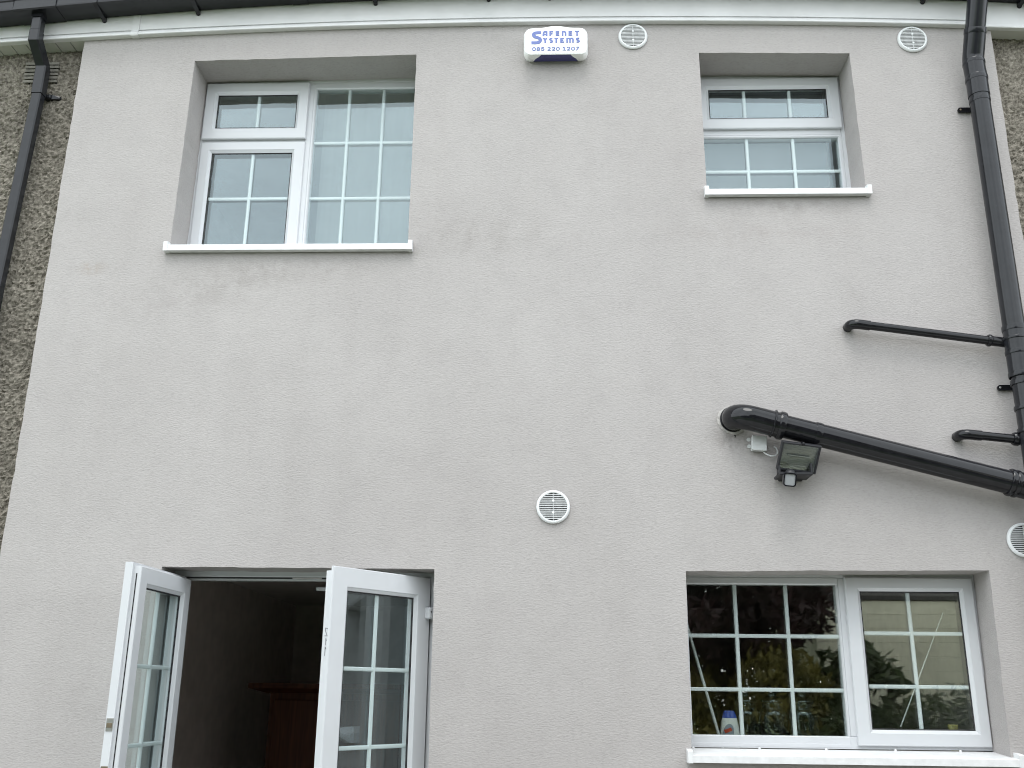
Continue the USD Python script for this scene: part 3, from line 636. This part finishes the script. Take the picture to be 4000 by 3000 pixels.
# ------------------------------------------------------------------ round vents
VG = 'round white louvred wall vents'
def make_vent():
    R = .0775
    t = xf('round_vent', loc=(0, 0, 0))
    def turn(prof, n=48):
        m = revolve(prof, n); v = np.array(m.vertices); return np.c_[v[:, 0], -v[:, 2], v[:, 1]], np.array(m.faces)
    obj('rim', turn([(.0635, .002), (R, .002), (R, .006), (R - .002, .011), (R - .006, .0145), (.069, .0155), (.0655, .0145), (.0635, .011), (.0635, .002)]), 'vent', t, smooth=40)
    obj('backing', turn([(0, .001), (.066, .001), (.066, .003), (0, .003)]), 'dark', t)
    n = 14
    for k in range(n):
        z = -.0595 + (k + .5) * .119 / n; hw = math.sqrt(max(.0640 ** 2 - z * z, 1e-5))
        if hw < .012: continue
        obj('slat', hull([(x, y, zz) for x in (-hw, hw) for y, zz in ((-.0135, z - .0022), (-.0135, z + .0022), (-.0095, z + .0030), (-.0095, z - .0012))]), 'vent_slat', t)
    obj('rib', bbox((-.0012, -.0125, -.0635), (.0012, -.003, .0635)), 'vent', t)
    for z in (.028, -.028):
        obj('screw_head', hull(np.array(trimesh.creation.cylinder(radius=.0055, height=.006, sections=14).vertices)[:, [0, 2, 1]] + (0, -.0125, z)), 'vent', t)
    return t
v0 = make_vent()
def place_vent(first, loc, label):
    if first: x = UsdGeom.Xform(v0)
    else:
        x = UsdGeom.Xform.Define(stage, '/World/' + numbered('/World', 'round_vent'))
        x.GetPrim().GetReferences().AddInternalReference(v0.GetPath()); x.GetPrim().SetInstanceable(True)
    x.ClearXformOpOrder() if not first else None
    (x.AddTranslateOp() if first else UsdGeom.Xformable(x).AddTranslateOp()).Set(Gf.Vec3d(*loc))
    tag(x.GetPrim(), label, 'vent', VG)
VL = [((.024, -.0005, 2.403), 'round white vent alone in the middle of the wall, between the doors and the floodlight'),
      ((.454, -.0005, 4.936), 'round white vent under the fascia just right of the alarm box'),
      ((1.920, -.0005, 4.896), 'round white vent under the fascia right of the small upstairs window, by the soil stack'),
      ((2.128, -.0005, 2.262), 'round white vent cut off by the right edge below the thick branch pipe')]
for i, (loc, lab) in enumerate(VL): place_vent(i == 0, loc, lab)

# ------------------------------------------------------------------ alarm box
al = xf('alarm_box', label='white burglar alarm box with blue lettering under the fascia', cat='alarm', loc=(.042, 0, 4.86))
cx = .042
def outline(hw, top, bot, rc, hump):
    """half-width hw, rounded corners, a gentle hump along the top"""
    p = sg.box(-hw, bot, hw, top).buffer(-rc).buffer(rc, quad_segs=8)
    pts = [np.array(p.exterior.interpolate(t, normalized=True).coords[0]) for t in np.linspace(0, 1, 96, endpoint=False)]
    return [(x, z + (hump * math.exp(-(x / (hw * .36)) ** 2) if z > (top + bot) / 2 else 0)) for x, z in pts]
# lofted rings from the wall to the front plate
rings = [(-.001, outline(.163, 4.930, 4.790, .030, .004)), (-.025, outline(.1685, 4.942, 4.783, .032, .008)), (-.058, outline(.1685, 4.946, 4.778, .034, .012)), (-.077, outline(.1625, 4.941, 4.780, .036, .014)), (-.0845, outline(.150, 4.932, 4.788, .034, .013))]
V = np.array([(cx + x, y, z) for y, o in rings for x, z in o]); n = 96; F = []
for i in range(len(rings) - 1):
    for j in range(n):
        k = (j + 1) % n; F += [[i * n + j, i * n + k, (i + 1) * n + k], [i * n + j, (i + 1) * n + k, (i + 1) * n + j]]
V = np.vstack([V, [(cx, -.001, 4.85), (cx, -.0862, 4.862)]])
for j in range(n):
    k = (j + 1) % n; F += [[len(V) - 2, k, j], [len(V) - 1, (len(rings) - 1) * n + j, (len(rings) - 1) * n + k]]
tm = trimesh.Trimesh(V, np.array(F), process=False)
if tm.volume < 0: tm = trimesh.Trimesh(V, np.array(F)[:, ::-1], process=False)
body = m3.Manifold(m3.Mesh(np.asarray(tm.vertices, np.float32), np.asarray(tm.faces, np.uint32)))
cut = hull([(cx + s * a, y, z) for s in (-1, 1) for a, y in ((.128, .02), (.108, -.035), (.076, -.0745)) for z in (4.70, 4.812)])
cover = body - cut if body.volume() > 0 else tm
obj('cover', cover, 'alarm_white', al, smooth=35)
obj('strobe_lens', hull([(cx + s * a, y, z) for s in (-1, 1) for a, y in ((.117, -.002), (.104, -.034), (.074, -.0715)) for z in (4.790, 4.81)]), 'alarm_lens', al)
def words(txt, x, z, wd, ht, y, bold=True):
    m = meshkit.text_mesh(txt, ht, .0012, bold); v = np.array(m.vertices); b0, b1 = v.min(0), v.max(0)
    sx_ = wd / (b1[0] - b0[0]); sz_ = ht / (b1[1] - b0[1])
    return np.c_[x + (v[:, 0] - b0[0]) * sx_, y - v[:, 2], z + (v[:, 1] - b0[1]) * sz_], np.array(m.faces)[:, ::-1]
lt = MB(); yt = -.0858
T_ = .0088
GL = {'A': ([(.02, 0), (.02, .45), (.25, .86), (.5, .87), (.9, .87), (.9, 0)], [(.02, .32), (.9, .32)]), 'F': ([(.12, 0), (.12, .87), (1, .87)], [(.12, .45), (.85, .45)]),
      'E': ([(1, .13), (.12, .13), (.12, .87), (1, .87)], [(.12, .5), (.85, .5)]), 'N': ([(.12, 0), (.12, 1)], [(.12, .87), (.6, .87), (.88, .62), (.88, 0)]),
      'T': ([(0, .87), (1, .87)], [(.5, .87), (.5, 0)]), 'Y': ([(.08, 1), (.5, .5), (.92, 1)], [(.5, .55), (.5, 0)]),
      'S': ([(.95, .87), (.35, .87), (.12, .75), (.2, .58), (.8, .42), (.88, .24), (.65, .13), (.05, .13)],), 'M': ([(.08, 0), (.08, 1)], [(.08, .87), (.38, .87), (.5, .7), (.5, 0)], [(.5, .7), (.62, .87), (.8, .87), (.92, .7), (.92, 0)])}
def glyph(ch, x0, x1, z0, h):
    w_ = x1 - x0; g = shapely.union_all([sg.LineString([(x0 + T_ * .42 + a * (w_ - T_ * .84), z0 + b * h) for a, b in st]).buffer(T_ / 2, cap_style='flat', join_style='mitre') for st in GL[ch]])
    lt.mesh(extrude_xz(g.intersection(sg.box(x0, z0, x1, z0 + h)), yt - .0012, yt))
K_ = .0001935
for row, z0 in (((('A', 838, 975), ('F', 1015, 1140), ('E', 1185, 1310), ('N', 1355, 1490), ('E', 1535, 1660), ('T', 1705, 1840)), 4.8865), ((('Y', 845, 965), ('S', 1010, 1125), ('T', 1140, 1270), ('E', 1310, 1430), ('M', 1470, 1690), ('S', 1735, 1850)), 4.8435)):
    for ch, a, b in row: glyph(ch, -.0905 + (a - 515) * K_, -.0885 + (b - 515) * K_, z0, .0315)
lt.add(*words('085 220 1207', -.082, 4.7965, .246, .0225, yt, bold=True))
S = sg.LineString([(-.034, .0705), (-.057, .0705), (-.068, .0685), (-.0745, .061), (-.0735, .051), (-.066, .0445), (-.052, .0395), (-.0425, .034), (-.0385, .026), (-.0405, .016), (-.049, .0095), (-.060, .0085), (-.0865, .0085)]).buffer(.0088, cap_style='flat', join_style='round')
lt.mesh(extrude_xz(affinity.translate(S, 0, 4.838), yt - .0012, yt))
obj('lettering', lt.get(), 'alarm_print', al)

# ------------------------------------------------------------------ junction box with its cable
jb = xf('junction_box', label='small square white junction box below the thick black branch pipe', cat='junction box', loc=(.975, 0, 2.70))
def tilt(v, c, deg):
    a = math.radians(deg); x, z = v[:, 0] - c[0], v[:, 2] - c[1]
    return np.c_[c[0] + x * math.cos(a) - z * math.sin(a), v[:, 1], c[1] + x * math.sin(a) + z * math.cos(a)]
v, f, _ = meshkit.arrays(bbox((.9415, -.034, 2.665), (1.0085, -.001, 2.733), .004)); obj('box', (tilt(v, (.975, 2.70), -4), f), 'box_white', jb)
v, f, _ = meshkit.arrays(bbox((.9405, -.040, 2.664), (1.0095, -.0345, 2.734), .003)); obj('lid', (tilt(v, (.975, 2.70), -4), f), 'box_white', jb)
for zz in (2.690, 2.722): obj('lug', hull(np.array(trimesh.creation.cylinder(radius=.009, height=.004, sections=16).vertices)[:, [0, 2, 1]] + (.933, -.006, zz)), 'box_white', jb)
cp = [(.992, -.018, 2.664), (1.003, -.026, 2.650), (1.022, -.030, 2.640), (1.042, -.030, 2.639), (1.056, -.024, 2.650), (1.060, -.014, 2.668), (1.055, -.006, 2.684), (1.047, .004, 2.692)]
obj('cable', tube(cp, .0032, 8), 'box_white', jb, smooth=40)

# ------------------------------------------------------------------ floodlight
fl = xf('floodlight', label='black halogen floodlight with a motion sensor tilted down under the branch pipe', cat='floodlight', loc=(1.11, -.05, 2.58))
FT = trimesh.transformations
Rm = FT.rotation_matrix(.062, [0, 0, 1])[:3, :3] @ FT.rotation_matrix(.549, [1, 0, 0])[:3, :3] @ FT.rotation_matrix(.112, [0, 1, 0])[:3, :3]
fc = np.array([1.128, -.13, 2.606])
def FP(v): return fc + np.asarray(v, float) @ Rm.T
hw, hh = .0895, .067
V, F = ring(-hw, hw, -hh, hh, [(0, .022), (0, .002), (.002, 0), (.008, 0), (.0095, .004), (.0095, .022)]); obj('front_frame', (FP(V), F), 'black_matt', fl)
sh = [(x, y, z) for x in (-1, 1) for z in (-1, 1) for y in (0, 1)]
body_pts = [(sx_ * (hw - .003) * (1 if y == 0 else .62), .0225 if y == 0 else .082, sz_ * (hh - .003) * (1 if y == 0 else .5)) for sx_, y, sz_ in [(a, b, c) for a in (-1, 1) for b in (0, 1) for c in (-1, 1)]]
v, f, _ = meshkit.arrays(hull(body_pts)); 
obj('housing', (FP(v), f), 'black_matt', fl)
# reflector: an open trough behind the glass
ux = np.linspace(-1, 1, 9); RV, RF = [], []
for i, a in enumerate(ux):
    for s in (-1, 1):
        RV.append((s * (hw - .0105), .0215 - .0145 * (1 - a * a), a * (hh - .0105)))
for i in range(8): RF += [[2 * i, 2 * i + 1, 2 * i + 3], [2 * i, 2 * i + 3, 2 * i + 2]]
RV = np.array(RV); RV[:, 1] = .006 + .0150 * (1 - ux.repeat(2) ** 2)
obj('reflector', (FP(RV), RF), 'reflector', fl, smooth=60)
obj('halogen_tube', (lambda q: (FP(q[0]), q[1]))(tube([(-.05, .012, .004), (.05, .012, .004)], .004, 10)), 'reflector', fl, smooth=40)
obj('glass', (FP([(-hw + .009, .004, -hh + .009), (hw - .009, .004, -hh + .009), (hw - .009, .004, hh - .009), (-hw + .009, .004, hh - .009)]), [[0, 1, 2], [0, 2, 3]]), 'reflect_glass', fl)
v, f, _ = meshkit.arrays(hull(np.vstack([np.array(trimesh.creation.icosphere(2, .007).vertices) + (.004, -.001, hh + .002), np.array(trimesh.creation.icosphere(1, .007).vertices) + (.004, .012, hh)]))); obj('clip_knob', (FP(v), f), 'black_gloss', fl)
v, f, _ = meshkit.arrays(bbox((1.035, -.125, 2.530), (1.185, -.012, 2.545), .004)); obj('bracket_arm', (v, f), 'black_matt', fl)
obj('wall_plate', bbox((1.055, -.014, 2.525), (1.165, -.001, 2.60), .004), 'black_matt', fl)
for x in (1.040, 1.183): obj('bracket_arm', bbox((x - .005, -.118, 2.535), (x + .005, -.075, 2.588), .003), 'black_matt', fl)
obj('sensor_body', hull(np.vstack([np.array(trimesh.creation.icosphere(2, .026).vertices) + (1.080, -.135, 2.528), np.array(trimesh.creation.icosphere(2, .02).vertices) + (1.085, -.10, 2.532)])), 'black_matt', fl, smooth=50)
sc = np.array([1.071, -.150, 2.500])
Sl = sg.box(-.0205, -.012, .0205, .03).union(sg.Point(0, -.010).buffer(.0215))
Sl = affinity.scale(sg.box(-.0285, -.027, .0285, .034).buffer(-.014).buffer(.014), 1, 1)
bz = Sl.difference(Sl.buffer(-.0055))
m = extrude_xz(bz, -.012, .012); v = np.array(m.vertices) @ FT.rotation_matrix(.10, [0, 1, 0])[:3, :3].T @ FT.rotation_matrix(.25, [1, 0, 0])[:3, :3].T + sc
obj('sensor_bezel', (v, np.array(m.faces)), 'black_gloss', fl)
m = extrude_xz(Sl.buffer(-.005), -.008, .011); v = np.array(m.vertices) @ FT.rotation_matrix(.10, [0, 1, 0])[:3, :3].T @ FT.rotation_matrix(.25, [1, 0, 0])[:3, :3].T + sc
obj('sensor_lens', (v, np.array(m.faces)), 'lens_grey', fl)

# ------------------------------------------------------------------ things behind the windows
kz = 1.355
obj('kitchen_worktop', bbox((.14, .290, kz - .03), (2.20, .62, kz)), 'render_inside', label='dark window board inside the kitchen window', cat='window board')
bt = xf('detergent_bottle', label='white plastic detergent bottle with a blue cap inside the kitchen window', cat='bottle', loc=(.840, .36, kz))
def lathe_sq(prof, c, sx_, sy_, n=24):
    m = revolve(prof, n); v = np.array(m.vertices); return np.c_[c[0] + v[:, 0] * sx_, c[1] + v[:, 1] * sy_, c[2] + v[:, 2]], np.array(m.faces)
obj('body', lathe_sq([(0, 0), (.040, 0), (.044, .004), (.0445, .05), (.043, .085), (.038, .112), (.034, .131), (0, .131)], (.840, .36, kz), 1, .62), 'bottle_white', bt, smooth=50)
obj('cap', lathe_sq([(0, .131), (.034, .131), (.0335, .136), (.024, .161), (.023, .163), (0, .163)], (.840, .36, kz), 1, .62), 'bottle_blue', bt, smooth=40)
def label_patch(poly, name, m):
    """a printed patch that follows the curved front of the bottle"""
    mm = trimesh.creation.extrude_polygon(poly, .0006, engine='earcut').subdivide().subdivide(); v = np.array(mm.vertices)
    r_ = np.interp(v[:, 1], [0, .05, .085, .112, .131], [.0446, .0447, .0432, .0382, .0342])
    y = .36 - np.sqrt(np.maximum(r_ ** 2 - v[:, 0] ** 2, 1e-8)) * .62 - .0006 - v[:, 2]
    obj(name, (np.c_[.840 + v[:, 0], y, kz + v[:, 1]], np.array(mm.faces)[:, ::-1]), m, bt)
label_patch(affinity.rotate(affinity.scale(sg.Point(-.012, .065).buffer(.024), 1, 1.75), -14), 'label_oval', 'bottle_grey')
# ------------------------------------------------------------------ (print on the bottle)
def raised(poly, name, m):
    mm = trimesh.creation.extrude_polygon(poly, .0006, engine='earcut').subdivide().subdivide(); v = np.array(mm.vertices)
    r_ = np.interp(v[:, 1], [0, .05, .085, .112, .131], [.0446, .0447, .0432, .0382, .0342])
    y = .36 - np.sqrt(np.maximum(r_ ** 2 - v[:, 0] ** 2, 1e-8)) * .62 - .0014 - v[:, 2]
    obj(name, (np.c_[.840 + v[:, 0], y, kz + v[:, 1]], np.array(mm.faces)[:, ::-1]), m, bt)
raised(affinity.rotate(sg.box(-.030, .070, .004, .085), 22), 'label_band', 'bottle_red')
raised(affinity.rotate(affinity.scale(sg.Point(-.010, .046).buffer(.018), 1, .75), 25), 'label_swoosh', 'bottle_cyan')
JP = [(0, .004), (.058, .004), (.0655, .012), (.0665, .03), (.0665, .145), (.062, .162), (.049, .172), (.047, .190), (.0495, .195), (.049, .200), (.0515, .203), (.0515, .210), (.040, .224), (.021, .230), (.0185, .237), (.021, .250), (.017, .262), (0, .264)]
def jar(c, label):
    j = xf('glass_jar', label=label, cat='jar', loc=(c[0], c[1], kz), group='glass jars inside the kitchen window')
    v, f, _ = meshkit.arrays(revolve(JP[:10], 32)); obj('body', (v + (c[0], c[1], kz), f), 'jar_glass', j, smooth=45)
    v, f, _ = meshkit.arrays(revolve([(0, .2005)] + JP[10:], 32)); obj('stopper', (v + (c[0], c[1], kz), f), 'jar_glass', j, smooth=45)
jar((1.055, .425), 'glass jar with a stopper, middle one of three inside the kitchen window')
jar((1.196, .430), 'glass jar with a stopper, rightmost of three inside the kitchen window')
jar((.948, .53), 'glass jar half hidden behind the glazing bar, right of the detergent bottle')
obj('white_pole', tube([(.800, .345, kz), (.652, .300, 1.905)], .0068, 12), 'pole', smooth=40, label='white pole leaning inside the left end of the kitchen window', cat='pole')
obj('thin_white_rod', tube([(1.600, .30, 1.458), (1.838, .27, 1.965)], [.0032, .0016], 10), 'pole', smooth=40, label='thin white rod slanting behind the right kitchen casement', cat='rod')
tb = xf('small_tub', label='small yellow tub behind the bottom of the right kitchen casement', cat='tub', loc=(1.857, .36, kz))
obj('pot', lathe_sq([(0, 0), (.019, 0), (.021, .10), (0, .10)], (1.857, .36, kz), 1, 1), 'tub', tb, smooth=40)
obj('lid', lathe_sq([(0, .1005), (.0225, .1005), (.0225, .112), (.020, .114), (0, .114)], (1.857, .36, kz), 1, 1), 'tub', tb, smooth=40)
def cloth(x0, x1, z0, z1, y, amp, wl, seed):
    xs = np.linspace(x0, x1, 90); zs = np.linspace(z0, z1, 6); r = random.Random(seed); ph = [r.uniform(0, 6) for _ in range(3)]
    V = [(x, y + amp * (math.sin(x * 6.28 / wl + ph[0]) + .5 * math.sin(x * 6.28 / (wl * .43) + ph[1])), z) for x in xs for z in zs]; F = []
    for i in range(89):
        for k in range(5): a = i * 6 + k; F.append([a, a + 6, a + 7, a + 1])
    return V, F
obj('net_curtain', cloth(-1.27, -.62, 3.70, 4.84, .36, .005, .075, 3), 'net', smooth=True, label='white net curtain behind the nine pane upstairs light', cat='curtain')
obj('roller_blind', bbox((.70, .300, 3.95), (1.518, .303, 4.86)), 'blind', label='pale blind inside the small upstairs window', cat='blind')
wd_ = xf('wardrobe', label='red-brown pine wardrobe in the dark room behind the open doors', cat='wardrobe', loc=(-1.5, 3.3, 0))
obj('carcass', bbox((-2.03, 3.0, .031), (-.55, 3.6, 1.565)), 'pine', wd_)
obj('cornice', hull([(x, y, z) for x0, x1, y0, z in ((-2.05, -.53, 2.98, 1.566), (-2.17, -.45, 2.90, 1.60), (-2.17, -.45, 2.90, 1.635)) for x in (x0, x1) for y in (y0, 3.6)]), 'pine', wd_)
for k in range(3): obj('door', bbox((-1.99 + k * .48, 2.975, .12), (-1.53 + k * .48, 2.998, 1.52), .004), 'pine', wd_)
for k in range(3): obj('knob', hull(np.array(trimesh.creation.icosphere(1, .014).vertices) + (-1.57 + k * .48, 2.965, .9)), 'pine', wd_)
obj('curtain_rail', bbox((-1.122, .32, 2.048), (-.60, .335, 2.066), .002), 'upvc', label='short white curtain rail just inside the doorway head', cat='rail')

# ------------------------------------------------------------------ garden that the panes reflect
sd = xf('garden_shed', label='cream boarded garden shed with a grey roof facing the kitchen window', cat='shed', loc=(4.6, -8.2, 0))
for k in range(16): obj('board', bbox((3.35, -7.98, .02 + k * .17), (6.6, -7.95, .02 + k * .17 + .1675), .002), 'shed_board', sd)
obj('wall', bbox((3.36, -10.5, 0), (6.59, -7.985, 2.74)), 'shed_board', sd)
obj('roof', hull([(x, y, z) for x in (3.2, 6.75) for y, z in ((-7.93, 2.745), (-7.93, 2.80), (-9.3, 3.6), (-10.7, 2.745))]), 'roof', sd)
def leafcloud(c, rad, n, size, seed, up=0.0):
    r = np.random.default_rng(seed); V, F = [], []
    d = r.normal(size=(n, 3)); d /= np.linalg.norm(d, axis=1, keepdims=True)
    q = d * (r.uniform(.25, 1, (n, 1)) ** .5) * np.array(rad)
    bump = 0.65 + 0.7 * meshkit.fbm(d * 2.6 + seed, 3, seed)[:, None]
    p = np.array(c) + q * bump
    keep = meshkit.noise(p * 2.6, seed + 4) > .30
    p = p[keep]
    a = r.normal(size=(len(p), 3)); a[:, 2] += up; a /= np.linalg.norm(a, axis=1, keepdims=True); b = np.cross(a, r.normal(size=(len(p), 3))); b /= np.linalg.norm(b, axis=1, keepdims=True)
    s = r.uniform(.6, 1.3, (len(p), 1)) * size
    V = np.stack([p - a * s, p + b * s * .36, p + a * s, p - b * s * .36], 1).reshape(-1, 3); k = np.arange(len(p)) * 4
    return V, np.c_[k, k + 1, k + 2, k + 3]
def tree(name, label, base, trunk_h, c, rad, n, size, m, seed, cat, up=0):
    t = xf(name, label=label, cat=cat, loc=base)
    b = np.array(base, float); parts = MB().add(*tube([b, b + (.03, .02, trunk_h * .5), np.array(c) + (0, 0, rad[2] * .3)], [.10 if cat == 'tree' else .05, .08 if cat == 'tree' else .04, .02], 10))
    r = random.Random(seed)
    for k in range(6):
        a = r.uniform(0, 6.28); s = b + (0, 0, trunk_h * r.uniform(.7, 1.0)); e = np.array(c) + np.array([math.cos(a) * rad[0], math.sin(a) * rad[1], r.uniform(-.2, .5) * rad[2]]) * .7
        parts.add(*tube([s, (s + e) / 2 + (0, 0, .08), e], [.04, .028, .008], 6))
    obj('trunk', parts.get(), 'bark', t)
    obj('crown', leafcloud(c, rad, n, size, seed, up), m, t)
tree('plum_tree', 'dark purple-leaved plum tree beside the shed', (2.15, -7.3, 0), 1.6, (2.1, -7.2, 3.15), (1.45, 1.3, 1.45), 26000, .075, 'leaf_plum', 3, 'tree')
tree('golden_shrub', 'golden yellow conifer shrub in front of the plum tree', (2.55, -6.6, 0), .8, (2.55, -6.5, 1.15), (.62, .6, 1.05), 9000, .05, 'leaf_gold', 5, 'shrub', up=1.5)
tree('golden_shrub', 'second golden conifer shrub beyond the first, nearer the fence', (1.55, -6.9, 0), .7, (1.55, -6.8, 1.0), (.7, .6, 1.0), 9000, .05, 'leaf_gold', 6, 'shrub', up=1.5)
tree('laurel_bush', 'green laurel bush against the shed boards', (3.62, -7.1, 0), .8, (3.55, -7.0, 1.45), (.62, .5, .75), 2600, .085, 'leaf_green', 9, 'shrub')
for i, x in enumerate((2.2, 3.2, 4.2, 5.2)):
    tree('hedge_plant', ('low green hedge plant under the plum tree', 'low green hedge plant left of the laurel', 'low green hedge plant before the shed boards', 'low green hedge plant at the far shed corner')[i], (x, -6.2, 0), .3, (x, -6.2, .55 if i < 1 else .78), (.75, .5, .62 if i < 1 else .86), 7000, .05, 'leaf_green', 20 + i, 'shrub')
tree('dark_tree', 'tall dark tree behind the golden shrubs', (.7, -9.0, 0), 1.9, (.8, -9.0, 3.3), (1.7, 1.5, 1.7), 20000, .08, 'leaf_plum', 31, 'tree')

for i, (x0, x1, y0, lab) in enumerate(((-9.0, .2, -9.6, 'dark green garden hedge along the back boundary'), (5.6, 10.5, -11.2, 'dark green garden hedge behind the shed'))):
    hd = xf('garden_hedge', label=lab, cat='hedge', loc=((x0 + x1) / 2, y0, 0))
    obj('foliage', leafcloud(((x0 + x1) / 2, y0, 1.5), ((x1 - x0) / 2 * 1.15, .7, 2.0), 26000, .11, 40 + i), 'leaf_green', hd)
    obj('core', bbox((x0, y0 - .3, 0), (x1, y0 + .1, 2.6)), 'bark', hd)

gw = xf('garden_wall', label='grey block garden wall along the right boundary', cat='garden wall', loc=(5.4, -4.0, 0))
obj('wall', bbox((5.3, -7.6, 0), (5.5, -.3, 2.9)), 'pebble', gw)
obj('coping', bbox((5.26, -7.62, 2.901), (5.54, -.28, 2.96), .008), 'concrete', gw)
